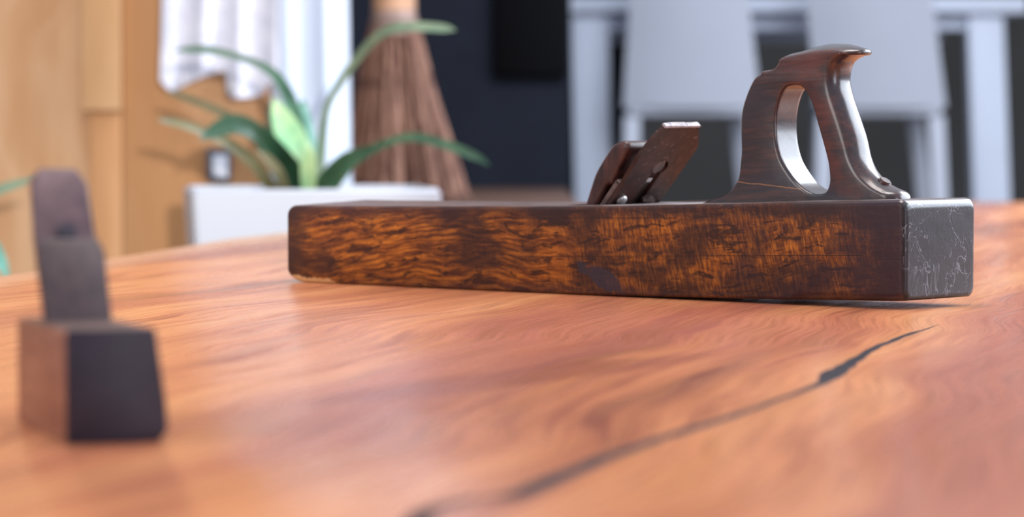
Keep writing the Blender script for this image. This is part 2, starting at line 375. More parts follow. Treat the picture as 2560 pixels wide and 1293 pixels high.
rings = [ring_at(.006, T), ring_at(.0015, T-.002), ring_at(0, T-.007), ring_at(.008, T-.03), ring_at(.03, T-th_)]
for a, b in zip(rings, rings[1:]):
    for i in range(len(a)): bm.faces.new((a[i], a[(i+1) % len(a)], b[(i+1) % len(a)], b[i]))
tt = geometry.tessellate_polygon([[v.co for v in rings[0]]])
for t3 in tt: bm.faces.new([rings[0][i] for i in t3])
for t3 in tt: bm.faces.new([rings[-1][i] for i in t3])
top = link('tabletop', bm, M_TABLE, table, sharp=60)
top.matrix_parent_inverse = Matrix.Identity(4)
for lx, ly in ((-.28, .9), (1.2, .9), (.25, 4.5), (1.2, 4.5)):
    bm = bmesh.new(); x, y = lx-O_T.x, ly-O_T.y
    hexa(bm, [(x-.035, y-.035, 0), (x+.035, y-.035, 0), (x+.035, y+.035, 0), (x-.035, y+.035, 0)],
         [(x-.05, y-.05, T-th_), (x+.05, y-.05, T-th_), (x+.05, y+.05, T-th_), (x-.05, y+.05, T-th_)], .004)
    link('leg', bm, M_LEG, table)
# filled crack, slightly proud of the surface; widths vary
cr = [(-.034, .90, .0000), (-.0300, .97, .0030), (-.0270, 1.000, .0028), (-.0130, 1.036, .0016), (-.0040, 1.040, .0030), (.0040, 1.055, .0036), (.032, 1.1596, .0030), (.057, 1.237, .0024), (.0859, 1.3188, .0022), (.118, 1.415, .0016), (.1451, 1.5044, .0022), (.156, 1.56, .0044), (.1667, 1.6047, .0040), (.180, 1.668, .0024), (.2034, 1.7666, .0020), (.232, 1.865, .0014), (.262, 1.9568, .0000)]
cp = catmull(cr, 8, closed=False); bm = bmesh.new(); prev = None
for i, (x, y, w) in enumerate(cp):
    q = Vector((x*40, y*40, 0)); w = max(.00005, w*1.45*(1+.35*noise.noise(q*.9))); x += .0012*noise.noise(q*.7)
    d = Vector((cp[min(i+1, len(cp)-1)][0]-cp[max(i-1, 0)][0], cp[min(i+1, len(cp)-1)][1]-cp[max(i-1, 0)][1])).normalized(); n2 = Vector((d.y, -d.x))
    row = [bm.verts.new((x-O_T.x+n2.x*w*s, y-O_T.y+n2.y*w*s, T+h)) for s, h in ((-1, -.0008), (-.9, .00012), (.9, .00012), (1, -.0008))]
    if prev:
        for k in range(3): bm.faces.new((prev[k], prev[k+1], row[k+1], row[k]))
    prev = row
link('crack_filling', bm, M_CRACK, table, label='dark wavy filled crack')

# ------------------------------------------------------------------ big wooden jointer plane
PL_O = Vector((.06908, 2.33906, .75)); PL_R = math.radians(-42.1067)
plane = empty('wooden_plane', 'long dark-brown wooden jointer plane with closed handle lying in the middle of the table', 'hand plane', PL_O, PL_R)
HW = .0416
ztop = catmull([(-.2944, .0596), (-.2123, .0606), (-.0874, .0627), (.0217, .0647), (.1314, .0679), (.2075, .0708), (.2944, .0734)], 10, closed=False)
zbot = catmull([(-.2944, .0), (-.2125, .0), (-.0874, .0), (.0256, .0006), (.1736, .0031), (.274, .0052), (.2944, .0063)], 10, closed=False)
def interp(T_, x):
    for a, b in zip(T_, T_[1:]):
        if x <= b[0]: t = (x-a[0])/(b[0]-a[0]); return a[1]+(b[1]-a[1])*max(0, t)
    return T_[-1][1]
def section(x, zb, zt, hw, r, rb, n=6):
    pts = []
    for cx, cz, a0, rr in ((hw-r, zt-r, 0, r), (-hw+r, zt-r, 90, r), (-hw+rb, zb+rb, 180, rb), (hw-rb, zb+rb, 270, rb)):
        for k in range(n+1):
            a = math.radians(a0+90*k/n); pts.append((x, cx+rr*math.cos(a), cz+rr*math.sin(a)))
    return pts
def loft(bm, secs, cap=True):
    prev = None
    for s in secs:
        row = [bm.verts.new(p) for p in s]
        if prev:
            for i in range(len(row)): bm.faces.new((prev[i], prev[(i+1) % len(row)], row[(i+1) % len(row)], row[i]))
        else: first = row
        prev = row
    if cap: bm.faces.new(first[::-1]); bm.faces.new(prev)
secs = []
XE = .2940
def endround(e, R): return R-math.sqrt(max(0, R*R-(R-e)**2)) if e < R else 0
xs = [-XE+e for e in (0, .0003, .001, .002, .0035, .0055, .008, .011, .015, .020)]
N = 70
for i in range(N+1): xs.append(-XE+.024+(2*XE-.032)*i/N)
xs += [XE-e for e in (.0068, .0060, .0046, .0034, .0022, .0012, .0005, .0001, 0)]
for x in xs:
    et = x+XE; eh = XE-x
    zt = interp(ztop, x) - endround(et, .0090) - endround(eh, .0068)
    zb = interp(zbot, x) + endround(et*.75, .0150)*.85 + endround(eh, .0030)
    hw = HW - endround(et, .0035) - endround(eh, .0042)
    wob = .0003*noise.noise(Vector((x*30, 1, 0)))
    sk = max(0, .2-x)/.494*.040
    secs.append([(a, b, c+(sk*(b+HW)*max(0, min(1, (c-zb)/(zt-zb))))) for a, b, c in section(x, zb, zt+wob, hw, .0032 if x < .2 else .0045, .0022 if x < .2 else .006)])
bm = bmesh.new(); loft(bm, secs)
body = link('body', bm, M_BODY, plane, sharp=50)
# throat cut for wedge and iron
bm = bmesh.new()
hexa(bm, [(-.060, -.0300, .010), (-.020, -.0300, .010), (-.020, .0300, .010), (-.060, .0300, .010)],
     [(-.060+.052, -.0300, .0700), (.0262+.0044, -.0300, .0700), (.0262+.0044, .0300, .0700), (-.060+.052, .0300, .0700)])
cut = link('throat_cut', bm, M_BODY, plane, smooth=False)
mod = body.modifiers.new('cut', 'BOOLEAN'); mod.object = cut; mod.operation = 'DIFFERENCE'; mod.solver = 'EXACT'
bpy.context.view_layer.update()
dg = bpy.context.evaluated_depsgraph_get()
nm = bpy.data.meshes.new_from_object(body.evaluated_get(dg)); body.modifiers.clear(); body.data = nm; nm.name = 'body'
bpy.data.objects.remove(cut, do_unlink=True)
nm.set_sharp_from_angle(angle=math.radians(50))

# closed handle (tote): near-face outline (x, z, bulge_x, bulge_z)
TO = [(.104, .0640, 0, 0), (.1055, .0690, 0, 0), (.1148, .0712, 0, .0), (.124, .0755, 0, 0), (.1301, .0822, 0, 0), (.1325, .0870, 0, 0), (.1338, .0960, -.001, 0), (.1347, .105, -.001, 0), (.1342, .1178, -.001, 0), (.135, .1322, -.001, 0), (.139, .1433, -.001, 0), (.1435, .1512, -.001, .0005), (.1470, .1553, -.001, .001), (.1510, .1573, 0, .0015), (.1520, .1592, 0, .0015), (.1585, .1600, 0, .0015), (.1635, .1618, 0, .0018), (.1665, .1650, 0, .0020), (.1675, .1675, 0, .0022),
      (.1720, .1690, -.001, .0030), (.1790, .1701, 0, .0034), (.1880, .1713, 0, .0044), (.1960, .1721, 0, .0052), (.2060, .1728, .001, .0052), (.2150, .1728, .006, .0042), (.2196, .1719, .0135, .0020), (.2190, .1704, .0150, -.0002), (.2160, .1697, .0125, -.0004), (.2125, .1676, .0100, 0), (.2097, .1648, .0085, 0), (.2079, .1596, .0075, 0), (.2074, .1510, .0075, 0), (.2098, .1420, .0080, 0), (.2130, .1335, .0085, 0), (.2169, .1241, .0085, 0), (.2200, .1165, .0085, 0),
      (.2228, .1085, .0080, 0), (.2252, .1010, .0075, 0), (.2290, .0940, .0065, .001), (.2338, .0880, .005, .003), (.2392, .0838, .003, .004), (.2450, .0800, .003, .004), (.2505, .0775, .005, .003), (.2545, .0760, .0085, .0015), (.2562, .0742, .0098, 0), (.2565, .0700, .0098, 0), (.255, .0660, .0095, 0)]
HO = [(.1808, .1501), (.1735, .1488), (.1690, .1440), (.1658, .136), (.1641, .1257), (.1645, .1150), (.1662, .1060), (.1700, .0968), (.1771, .0878), (.1835, .0820), (.1905, .0777), (.1965, .0756), (.2020, .0753), (.2075, .0768), (.2104, .0830), (.2102, .0900), (.2088, .0980), (.2054, .1085), (.2005, .1226), (.1956, .1367), (.1905, .1450), (.1855, .1490)]
outer = catmull(TO, 4); hole = catmull(HO, 4)
def normals2(P):
    r = []
    for i in range(len(P)):
        a = Vector(P[i-1][:2]); b = Vector(P[(i+1) % len(P)][:2]); d = (b-a).normalized(); r.append(Vector((d.y, -d.x)))
    return r
def area2(P): return sum(P[i-1][0]*P[i][1]-P[i][0]*P[i-1][1] for i in range(len(P)))
on = normals2(outer); hn = normals2(hole)
if area2(outer) < 0: on = [-n for n in on]
if area2(hole) < 0: hn = [-n for n in hn]
HT = .0132
bm = bmesh.new()
vlev = [-1, -.985, -.94, -.86, -.72, -.5, -.25, 0, .25, .5, .72, .86, .94, .985, 1]
oR, hR = [], []
for s in vlev:
    a = abs(s); e_ = (1-a)*HT
    ins = endround(e_, .0016); insh = endround(e_, .0022)
    bl = math.sqrt(max(0, 1-a*a)) if True else 0
    blx = (1-a**3.4)*.9
    ro = []
    for p, n in zip(outer, on):
        q = Vector((p[0]-n.x*ins + p[2]*blx, p[1]-n.y*ins + p[3]*(1-a**1.6)))
        yy = s*HT
        j = .00025*noise.noise(Vector((q.x*90, yy*60, q.y*90)))
        ro.append(bm.verts.new((q.x+n.x*j, yy, q.y+n.y*j)))
    oR.append(ro)
    hR.append([bm.verts.new((p[0]+n.x*insh, s*HT, p[1]+n.y*insh)) for p, n in zip(hole, hn)])
for RR in (oR, hR):
    for a, b in zip(RR, RR[1:]):
        for i in range(len(a)): bm.faces.new((a[i], a[(i+1) % len(a)], b[(i+1) % len(a)], b[i]))
for k in (0, -1):
    vs = oR[k]+hR[k]
    for t3 in geometry.tessellate_polygon([[v.co.copy() for v in oR[k]], [v.co.copy() for v in hR[k]]]):
        try: bm.faces.new([vs[i] for i in t3])
        except ValueError: pass
tote = link('handle', bm, M_TOTE, plane, sharp=38, label='dark polished closed handle with an oval finger hole')
# screw sunk in the foot of the handle
bm = bmesh.new()
r = bmesh.ops.create_cone(bm, cap_ends=True, segments=24, radius1=.0052, radius2=.0046, depth=.003)
es = [e2 for e2 in bm.edges if len(e2.link_faces) == 2 and any(len(f.verts) > 4 for f in e2.link_faces)]
bmesh.ops.bevel(bm, geom=es, offset=.0008, segments=2, affect='EDGES')
nrm = Vector((.56, 0, .83)).normalized(); Q = nrm.to_track_quat('Z', 'Y').to_matrix().to_4x4()
bmesh.ops.transform(bm, matrix=Matrix.Translation((.2478, 0, .0838)) @ Q, verts=bm.verts)
link('screw', bm, M_WEDGE, tote, label='dark sunken screw head')

# iron with keyhole slot; local frame (v across, s up the bed)
dirS = Vector((.659, 0, .752)); dirN = Vector((.752, 0, -.659)); P0 = Vector((.0240, 0, .0649))
def ip(v, s, n): return P0 + Vector((0, v, 0)) + dirS*s + dirN*n
IO = [(-.0262, -.050), (-.0275, .0143), (-.0290, .035), (-.0303, .0472), (-.0282, .0640), (-.0265, .0700), (-.0240, .0757), (.0135, .0764), (.0160, .0735), (.0236, .0632), (.0270, .0590), (.0288, .0540), (.0285, .0386), (.0280, .0132), (.0262, -.050)]
slot = []
for k in range(21):
    a = math.radians(-50+280*k/20); slot.append((.0012+.0078*math.cos(a), .0365+.0072*math.sin(a)))
slot = slot[:] + [(-.0042, .028), (-.0042, -.010), (.0062, -.010), (.0062, .028)]
def extr(bm, outer_, holes, n0, n1, jit=0):
    loops = [outer_]+holes; L0 = []; L1 = []
    for lp in loops:
        L0.append([bm.verts.new(ip(a, b, n0)) for a, b in lp]); L1.append([bm.verts.new(ip(a, b, n1)) for a, b in lp])
    for L in (L0, L1):
        flat = [v for l in L for v in l]
        for t3 in geometry.tessellate_polygon([[v.co.copy() for v in l] for l in L]): bm.faces.new([flat[i] for i in t3])
    for a, b in zip(L0, L1):
        for i in range(len(a)): bm.faces.new((a[i], a[(i+1) % len(a)], b[(i+1) % len(a)], b[i]))
iod = []
for i in range(len(IO)):
    a = IO[i]; b = IO[(i+1) % len(IO)]
    for k in range(5):
        t = k/5; q = (a[0]+(b[0]-a[0])*t, a[1]+(b[1]-a[1])*t)
        j = .00022*noise.noise(Vector((q[0]*900, q[1]*900, 0))); iod.append((q[0]+j, q[1]+j))
bm = bmesh.new(); extr(bm, iod, [slot], -.0016, .0016)
iron = link('iron', bm, M_IRON, plane, sharp=30, label='brown patinated steel cutting iron with a keyhole slot')
# bright mushroomed top edge of the iron
bm = bmesh.new()
cap = [(-.0245, .0750), (-.0245, .0768), (-.018, .0773), (.000, .0774), (.0125, .0778), (.0148, .0774), (.0142, .0758)]
extr(bm, cap, [], -.0021, .0021); bmesh.ops.bevel(bm, geom=list(bm.edges), offset=.0004, segments=1, affect='EDGES')
link('struck_edge', bm, M_IRONEDGE, iron, label='pale battered top edge')
# cap iron in front of it, short
bm = bmesh.new()
extr(bm, [(-.0262, -.050), (-.0268, .0185), (-.0250, .0200), (.0250, .0200), (.0268, .0185), (.0262, -.050)], [], -.0062, -.0018)
bmesh.ops.bevel(bm, geom=list(bm.edges), offset=.0006, segments=2, affect='EDGES')
link('cap_iron', bm, M_CAPIRON, plane, label='worn steel cap iron')
# cap iron screw boss and the bright rivet
bm = bmesh.new(); r = bmesh.ops.create_cone(bm, cap_ends=True, segments=20, radius1=.0062, radius2=.0055, depth=.006)
bmesh.ops.transform(bm, matrix=Matrix.Translation(ip(.0010, .0365, -.0025)) @ dirN.to_track_quat('Z', 'Y').to_matrix().to_4x4(), verts=bm.verts)
link('screw', bm, M_WEDGE, iron, label='dark screw behind the keyhole')
bm = bmesh.new(); extr(bm, [(.0030, .0062), (.0022, .0085), (.0100, .0122), (.0112, .0112), (.0180, .0072), (.0150, .0056)], [], .0016, .0048)
bmesh.ops.bevel(bm, geom=list(bm.edges), offset=.0005, segments=2, affect='EDGES')
link('clip', bm, M_CAPIRON, iron, label='small grey steel tab')
bm = bmesh.new(); r = bmesh.ops.create_uvsphere(bm, u_segments=20, v_segments=12, radius=.0048)
for v in bm.verts: v.co.z *= .6
bmesh.ops.transform(bm, matrix=Matrix.Translation(ip(-.0185, .0062, .0022)) @ dirN.to_track_quat('Z', 'Y').to_matrix().to_4x4(), verts=bm.verts)
link('rivet', bm, M_STEEL, iron, label='bright round steel rivet')
# wedge: two prongs joined by a rounded head, profile in (x, z), prong feet go down in the throat
WP = [(-.0070, .0450), (.0010, .0642), (.0060, .0765), (.0105, .0868), (.0150, .0935), (.0200, .0998), (.0236, .1040), (.0262, .1070), (.0300, .1092), (.0345, .1108), (.0385, .1110), (.0412, .1096), (.0425, .1070), (.0420, .1040), (.0375, .0975), (.0330, .0905), (.0290, .0840), (.0262, .0796), (.0215, .0786), (.0130, .0655), (.0020, .0500)]
wp = catmull(WP, 4)
bm = bmesh.new(); vl = [-.0262, -.0258, -.0245, -.0225, .0225, .0245, .0258, .0262]; Rr = []
wn2 = normals2(wp)
if area2(wp) < 0: wn2 = [-n for n in wn2]
for v in vl:
    ins = endround(.0262-abs(v), .0030)
    Rr.append([bm.verts.new((p[0]-n.x*ins, v, p[1]-n.y*ins)) for p, n in zip(wp, wn2)])
for a, b in zip(Rr, Rr[1:]):
    for i in range(len(a)): bm.faces.new((a[i], a[(i+1) % len(a)], b[(i+1) % len(a)], b[i]))
for k in (0, -1):
    for t3 in geometry.tessellate_polygon([[v.co.copy() for v in Rr[k]]]): bm.faces.new([Rr[k][i] for i in t3])
link('wedge', bm, M_WEDGE, plane, sharp=40, label='dark glossy wedge with a rounded top')

# ------------------------------------------------------------------ small plane in the left foreground
SP_O = Vector((-.16982, 1.21538, .75)); ang = math.atan2(.309, .951)
small = empty('small_plane', 'small blurred wooden block plane with a tall upright iron, in the left foreground', 'hand plane', SP_O, ang)
# local x across (0..0.0396), local y away along the length
def ssec(y, zb, zt, xl0, xr0, xl1, xr1):
    return [(xl0, y, zb), (xr0-.003, y, zb), (xr0, y, zb+.004), (xr1, y, zt), (xl1, y, zt)]
bm = bmesh.new()
A = [(0, 0, .0015), (.0360, 0, .0015), (.0396, 0, .0060), (.0388, 0, .016), (.0350, 0, .0440), (.0345, 0, .0452), (.0010, 0, .0452), (0, 0, .044)]
Bk = [(0, .1125, .0015), (.0360, .1125, .0015), (.0396, .1125, .0060), (.0388, .1125, .016), (.0350, .1125, .0425), (.0345, .1125, .0435), (.0010, .1125, .0435), (0, .1125, .0425)]
hexa(bm, A, Bk, .0004, 2)
bmesh.ops.translate(bm, vec=(0, 0, -.0015), verts=bm.verts)
sb = link('body', bm, M_SMALL, small, sharp=35)
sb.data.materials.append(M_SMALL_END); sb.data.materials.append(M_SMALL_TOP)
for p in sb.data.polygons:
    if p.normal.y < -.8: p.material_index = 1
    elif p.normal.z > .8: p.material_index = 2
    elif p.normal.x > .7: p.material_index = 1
# iron leaning back: base centre at y=.083, top at y=.127, z .045 -> .105
b0 = Vector((.0185, .083, .0432)); d0 = Vector((0, .0440, .0600)).normalized(); n0 = Vector((0, -d0.z, d0.y))
def sp_(a, s, n): return b0 + Vector((a, 0, 0)) + d0*s + n0*n
def sext(prof, n_a, n_b, bev):
    bm = bmesh.new(); hexa(bm, [sp_(a, s, n_a) for a, s in prof], [sp_(a, s, n_b) for a, s in prof], bev, 2); return bm
prof = [(-.0128, -.02), (.0138, -.02), (.0130, .030), (.0122, .066), (.0085, .0735), (-.0065, .0740), (-.0110, .0690), (-.0125, .040)]
bm = sext(prof, -.0015, .0018, .0005); link('iron', bm, M_SIRON, small, sharp=30, label='tall steel iron with clipped top corners')
prof = [(-.0125, -.016), (.0136, -.016), (.0146, .028), (.0125, .0345), (-.0110, .0350), (-.0130, .030)]
bm = sext(prof, .0018, .0075, .0012); link('wedge', bm, M_SWEDGE, small, sharp=30, label='short dark wooden wedge')
bm = bmesh.new(); bmesh.ops.create_cone(bm, cap_ends=True, segments=20, radius1=.0042, radius2=.0036, depth=.003)
bmesh.ops.transform(bm, matrix=Matrix.Translation(sp_(.001, .0405, .0028)) @ n0.to_track_quat('Z', 'Y').to_matrix().to_4x4(), verts=bm.verts)
link('screw', bm, M_SMALL_END, small, label='dark round screw on the iron')

# ------------------------------------------------------------------ plants
def leaf(name, parent, pts, mat, org, fold=.25, nrm=None):
    "pts: (px, py, D, half width px)"
    P = [tuple(at(a, b, D))+(w*D/F_PX,) for a, b, D, w in pts]
    P = catmull(P, 7, closed=False); bm = bmesh.new(); prev = None
    for i, p in enumerate(P):
        c = Vector(p[:3]); a = Vector(P[max(0, i-1)][:3]); b = Vector(P[min(len(P)-1, i+1)][:3]); d = (b-a).normalized()
        side = (nrm or Vector((.15, -1, .25))).cross(d)
        side = side.normalized(); up = d.cross(side).normalized()
        w = p[3]; t = max(.0006, min(.006, w*.22))
        row = []
        for s, h in ((-1, 0), (-.55, -.5), (0, -.95), (.55, -.5), (1, 0), (.55, .28), (0, -.05), (-.55, .28)):
            q = c + side*w*s + up*(h*t*1.6 + fold*w*abs(s)) - org
            row.append(bm.verts.new(q))
        if prev:
            for k in range(8): bm.faces.new((prev[k], prev[(k+1) % 8], row[(k+1) % 8], row[k]))
        else: bm.faces.new(row)
        prev = row
    bm.faces.new(prev[::-1])
    return link(name, bm, mat, parent, sharp=60)
def planter(name, label, cx, cy, rz, wt, wb, depth, h):
    o = empty(name, label, 'planter', (cx, cy, 0), rz)
    bm = bmesh.new(); a, b = wt/2, depth/2; c, d = wb/2, wb/2*depth/wt; t = .014
    R_ = [[(-c, -d, 0), (c, -d, 0), (c, d, 0), (-c, d, 0)], [(-a, -b, h), (a, -b, h), (a, b, h), (-a, b, h)],
          [(-a+t, -b+t, h), (a-t, -b+t, h), (a-t, b-t, h), (-a+t, b-t, h)], [(-a+t+.004, -b+t+.004, h-.06), (a-t-.004, -b+t+.004, h-.06), (a-t-.004, b-t-.004, h-.06), (-a+t+.004, b-t-.004, h-.06)]]
    V = [[bm.verts.new(p) for p in r] for r in R_]
    bm.faces.new(V[0][::-1]); bm.faces.new(V[3])
    for r0, r1 in zip(V, V[1:]):
        for i in range(4): bm.faces.new((r0[i], r0[(i+1) % 4], r1[(i+1) % 4], r1[i]))
    bmesh.ops.bevel(bm, geom=[e2 for e2 in bm.edges], offset=.004, segments=3, affect='EDGES')
    link('pot', bm, M_POT, o, sharp=60)
    bm = bmesh.new(); box(bm, (-a+t+.005, -b+t+.005, h-.058), (a-t-.005, b-t-.005, h-.03), .004)
    link('soil', bm, M_SOIL, o)
    return o
PX, PY = -.268, 4.22
pot = planter('flower_planter', 'tall tapered white square planter standing behind the table beside the plywood wall', PX, PY, math.radians(8), .318, .22, .30, .792)
agave = empty('agave_plant', 'green agave with long arching leaves growing in the white planter behind the plane', 'plant', (PX, PY, .762))
OA = Vector((PX, PY, .762))
base = [(775, 492), (790, 492)]
L = [
 ('leaf', [(792, 500, 4.22, 12), (800, 400, 4.22, 12), (815, 280, 4.20, 9), (848, 210, 4.18, 9), (905, 132, 4.15, 11), (955, 84, 4.12, 12), (1005, 68, 4.10, 13), (1070, 68, 4.08, 12), (1116, 72, 4.07, 10), (1138, 76, 4.06, 2)], M_LS),
 ('leaf', [(782, 505, 4.22, 30), (822, 455, 4.20, 30), (868, 405, 4.18, 25), (930, 374, 4.16, 12), (990, 350, 4.14, 10), (1040, 344, 4.12, 12), (1100, 358, 4.10, 12), (1160, 380, 4.08, 12), (1200, 398, 4.07, 9), (1222, 414, 4.06, 2)], M_LG),
 ('leaf', [(768, 505, 4.24, 20), (762, 430, 4.26, 22), (745, 330, 4.30, 22), (722, 245, 4.33, 17), (690, 190, 4.35, 12), (640, 158, 4.36, 9), (580, 138, 4.36, 9), (520, 125, 4.36, 10), (470, 124, 4.36, 8), (440, 127, 4.36, 2)], M_LG),
 ('leaf', [(700, 505, 4.20, 15), (675, 465, 4.18, 16), (630, 405, 4.16, 16), (575, 362, 4.14, 14), (520, 335, 4.12, 12), (470, 316, 4.10, 11), (425, 304, 4.09, 9), (395, 300, 4.08, 2)], M_LO),
 ('leaf', [(725, 500, 4.28, 12), (690, 400, 4.32, 12), (640, 330, 4.36, 11), (580, 295, 4.40, 11), (510, 262, 4.42, 10), (450, 240, 4.44, 8), (415, 230, 4.45, 2)], M_LO),
 ('leaf', [(752, 505, 4.20, 42), (738, 465, 4.18, 42), (700, 405, 4.15, 36), (660, 352, 4.12, 28), (628, 325, 4.10, 25), (590, 312, 4.09, 26), (550, 322, 4.08, 22), (520, 338, 4.07, 13), (500, 350, 4.06, 2)], M_LD),
 ('leaf', [(768, 500, 4.24, 30), (752, 430, 4.26, 40), (728, 350, 4.28, 38), (706, 300, 4.30, 27), (690, 262, 4.32, 10), (684, 245, 4.32, 2)], M_LY),
 ('leaf', [(745, 500, 4.30, 20), (718, 400, 4.32, 26), (690, 320, 4.34, 22), (672, 262, 4.35, 4)], M_LD),
 ('leaf', [(780, 500, 4.30, 22), (768, 400, 4.33, 28), (756, 320, 4.35, 26), (756, 270, 4.36, 14), (762, 250, 4.36, 3)], M_LT),
 ('leaf', [(772, 500, 4.17, 16), (770, 430, 4.15, 20), (768, 380, 4.14, 17), (762, 345, 4.14, 3)], M_LY),
 ('leaf', [(715, 500, 4.14, 14), (700, 440, 4.12, 14), (668, 396, 4.11, 11), (640, 376, 4.10, 2)], M_LO),
]
for nme, pts_, mt in L: leaf('leaf', agave, pts_, mt, OA)
bm = bmesh.new()
bmesh.ops.create_uvsphere(bm, u_segments=16, v_segments=10, radius=.035)
for v in bm.verts: v.co.z *= .8
link('crown', bm, M_LD, agave)
# second plant, mostly beyond the left edge of the picture
QX, QY = -.90, 4.35
pot2 = planter('flower_planter', 'white planter at the far left edge, hidden below the table edge', QX, QY, 0, .26, .2, .26, .66)
ag2 = empty('agave_plant', 'agave at the far left edge, only leaf tips showing behind the small plane', 'plant', (QX, QY, .63))
O2 = Vector((QX, QY, .63))
for pts_, mt in (([(-370, 745, 4.35, 14), (-250, 620, 4.3, 16), (-120, 525, 4.27, 14), (-20, 482, 4.25, 13), (50, 458, 4.24, 10), (98, 448, 4.23, 2)], M_LS),
                 ([(-380, 760, 4.35, 26), (-250, 640, 4.2, 34), (-110, 590, 4.1, 36), (-40, 610, 4.05, 30), (0, 655, 4.03, 18), (22, 700, 4.02, 3)], M_LT),
                 ([(-390, 745, 4.35, 20), (-430, 560, 4.4, 24), (-460, 400, 4.42, 16), (-470, 330, 4.43, 2)], M_LG),
                 ([(-400, 745, 4.35, 20), (-520, 600, 4.3, 20), (-640, 540, 4.3, 14), (-740, 570, 4.3, 2)], M_LG)):
    leaf('leaf', ag2, pts_, mt, O2)
bm = bmesh.new(); bmesh.ops.create_uvsphere(bm, u_segments=16, v_segments=10, radius=.03); link('crown', bm, M_LD, ag2)

# ------------------------------------------------------------------ curtain, cloth, switch
def drape(name, top_pts, D, zt, zlow, amp, n, mat, seed, thick=.004):
    "hanging fabric: zlow(x) gives the hem height"
    bm = bmesh.new(); x0, x1 = top_pts; rows = 26; G = []
    for i in range(n+1):
        u = i/n; col_ = []
        for j in range(rows+1):
            t = j/rows; x = x0(t)+(x1(t)-x0(t))*u; zz = zt+(zlow(u)-zt)*t
            y = D + amp*math.sin(u*n*.33+seed+.6*math.sin(t*2+seed)) + amp*.7*noise.noise(Vector((u*9+seed, t*1.3, seed)))
            col_.append((x, y, zz))
        G.append(col_)
    F = [[bm.verts.new(p) for p in c] for c in G]; B = [[bm.verts.new((p[0], p[1]+thick, p[2])) for p in c] for c in G]
    for i in range(n):
        for j in range(rows):
            bm.faces.new((F[i][j], F[i+1][j], F[i+1][j+1], F[i][j+1])); bm.faces.new((B[i][j], B[i][j+1], B[i+1][j+1], B[i+1][j]))
    for i in range(n):
        bm.faces.new((F[i][0], B[i][0], B[i+1][0], F[i+1][0])); bm.faces.new((F[i][rows], F[i+1][rows], B[i+1][rows], B[i][rows]))
    for j in range(rows):
        bm.faces.new((F[0][j], F[0][j+1], B[0][j+1], B[0][j])); bm.faces.new((F[n][j], B[n][j], B[n][j+1], F[n][j+1]))
    return link(name, bm, mat, sharp=80)
zc = at(0, 450, 4.93)
xr_top, xr_bot = at(858, 0, 4.93).x, at(858, 0, 4.93).x+.024
cur = drape('curtain', (lambda t: -.372, lambda t: -.268+.03*t), 4.93, 2.6, lambda u: .02, .008, 40, M_CURT, 1.3)
tag(cur, 'long white curtain hanging beside the plywood wall, behind the agave', 'curtain')
hem = [(0, 200), (.06, 222), (.12, 228), (.2, 212), (.3, 200), (.42, 186), (.52, 178), (.555, 182), (.565, 236), (.62, 246), (.75, 244), (.86, 236), (.9, 214), (1, 200)]
def hz(u):
    for a, b in zip(hem, hem[1:]):
        if u <= b[0]: return at(500, a[1]+(b[1]-a[1])*(u-a[0])/(b[0]-a[0]), 4.86).z
    return at(500, 200, 4.86).z
xl, xr = at(400, 0, 4.86).x, at(696, 0, 4.86).x
cl = drape('hanging_cloth', (lambda t: xl+.012*(1-t), lambda t: xr), 4.86, 1.45, hz, .008, 60, M_CLOTH, 4.1)
tag(cl, 'white crumpled cloth with ragged hem hanging in front of the plywood wall', 'cloth')
# wooden peg rail that carries the cloth (above the frame)
bm = bmesh.new(); box(bm, (-.62, 4.84, 1.44), (-.36, 4.984, 1.475), .003)
tag(link('peg_rail', bm, M_PLY3), 'wooden rail on the plywood wall from which the white cloth hangs', 'rail')
sw = empty('light_switch', 'small grey framed switch with white rocker on the plywood wall above the planter', 'switch', tuple(at(548, 455, 4.985)))
bm = bmesh.new(); box(bm, (-.019, -.010, 0), (.019, .0025, .052), .003); link('frame', bm, M_SWITCH, sw)
bm = bmesh.new(); box(bm, (-.009, -.014, .006), (.014, -.009, .042), .002); link('rocker', bm, M_SWW, sw)

# ------------------------------------------------------------------ counter, broom
cnt = empty('wooden_counter', 'low dark-brown wooden counter against the dark wall, under the broom', 'counter', (-.2, 6.25, 0))
bm = bmesh.new(); box(bm, (-.7, -.63, .705), (.318, .74, .738), .004); link('worktop', bm, M_COUNTER, cnt)
bm = bmesh.new(); box(bm, (-.68, -.58, 0), (.308, .74, .704), .004); link('carcass', bm, M_COUNTER, cnt)
BX = at(985, 0, 5.8).x
br = empty('broom', 'brown twig broom standing on its bristles against the dark wall, left of the black panel', 'broom', (BX, 5.8, .739))
bm = bmesh.new(); rnd = random.Random(3)
def strand(bm, a, b, w0, w1, bend):
    d = (b-a); s = d.cross(Vector((0, 0, 1)) if abs(d.z) < .9*d.length else Vector((0, 1, 0)))
    if s.length < 1e-5: s = Vector((1, 0, 0))
    s.normalize(); f = d.cross(s).normalized(); prev = None
    for k in range(6):
        t = k/5; c = a+d*t+bend*math.sin(t*math.pi*.5)*t; w = w0+(w1-w0)*t
        row = [bm.verts.new(c+s*w*math.cos(q)+f*w*math.sin(q)) for q in (0, 2.094, 4.189)]
        if prev:
            for j in range(3): bm.faces.new((prev[j], prev[(j+1) % 3], row[(j+1) % 3], row[j]))
        prev = row
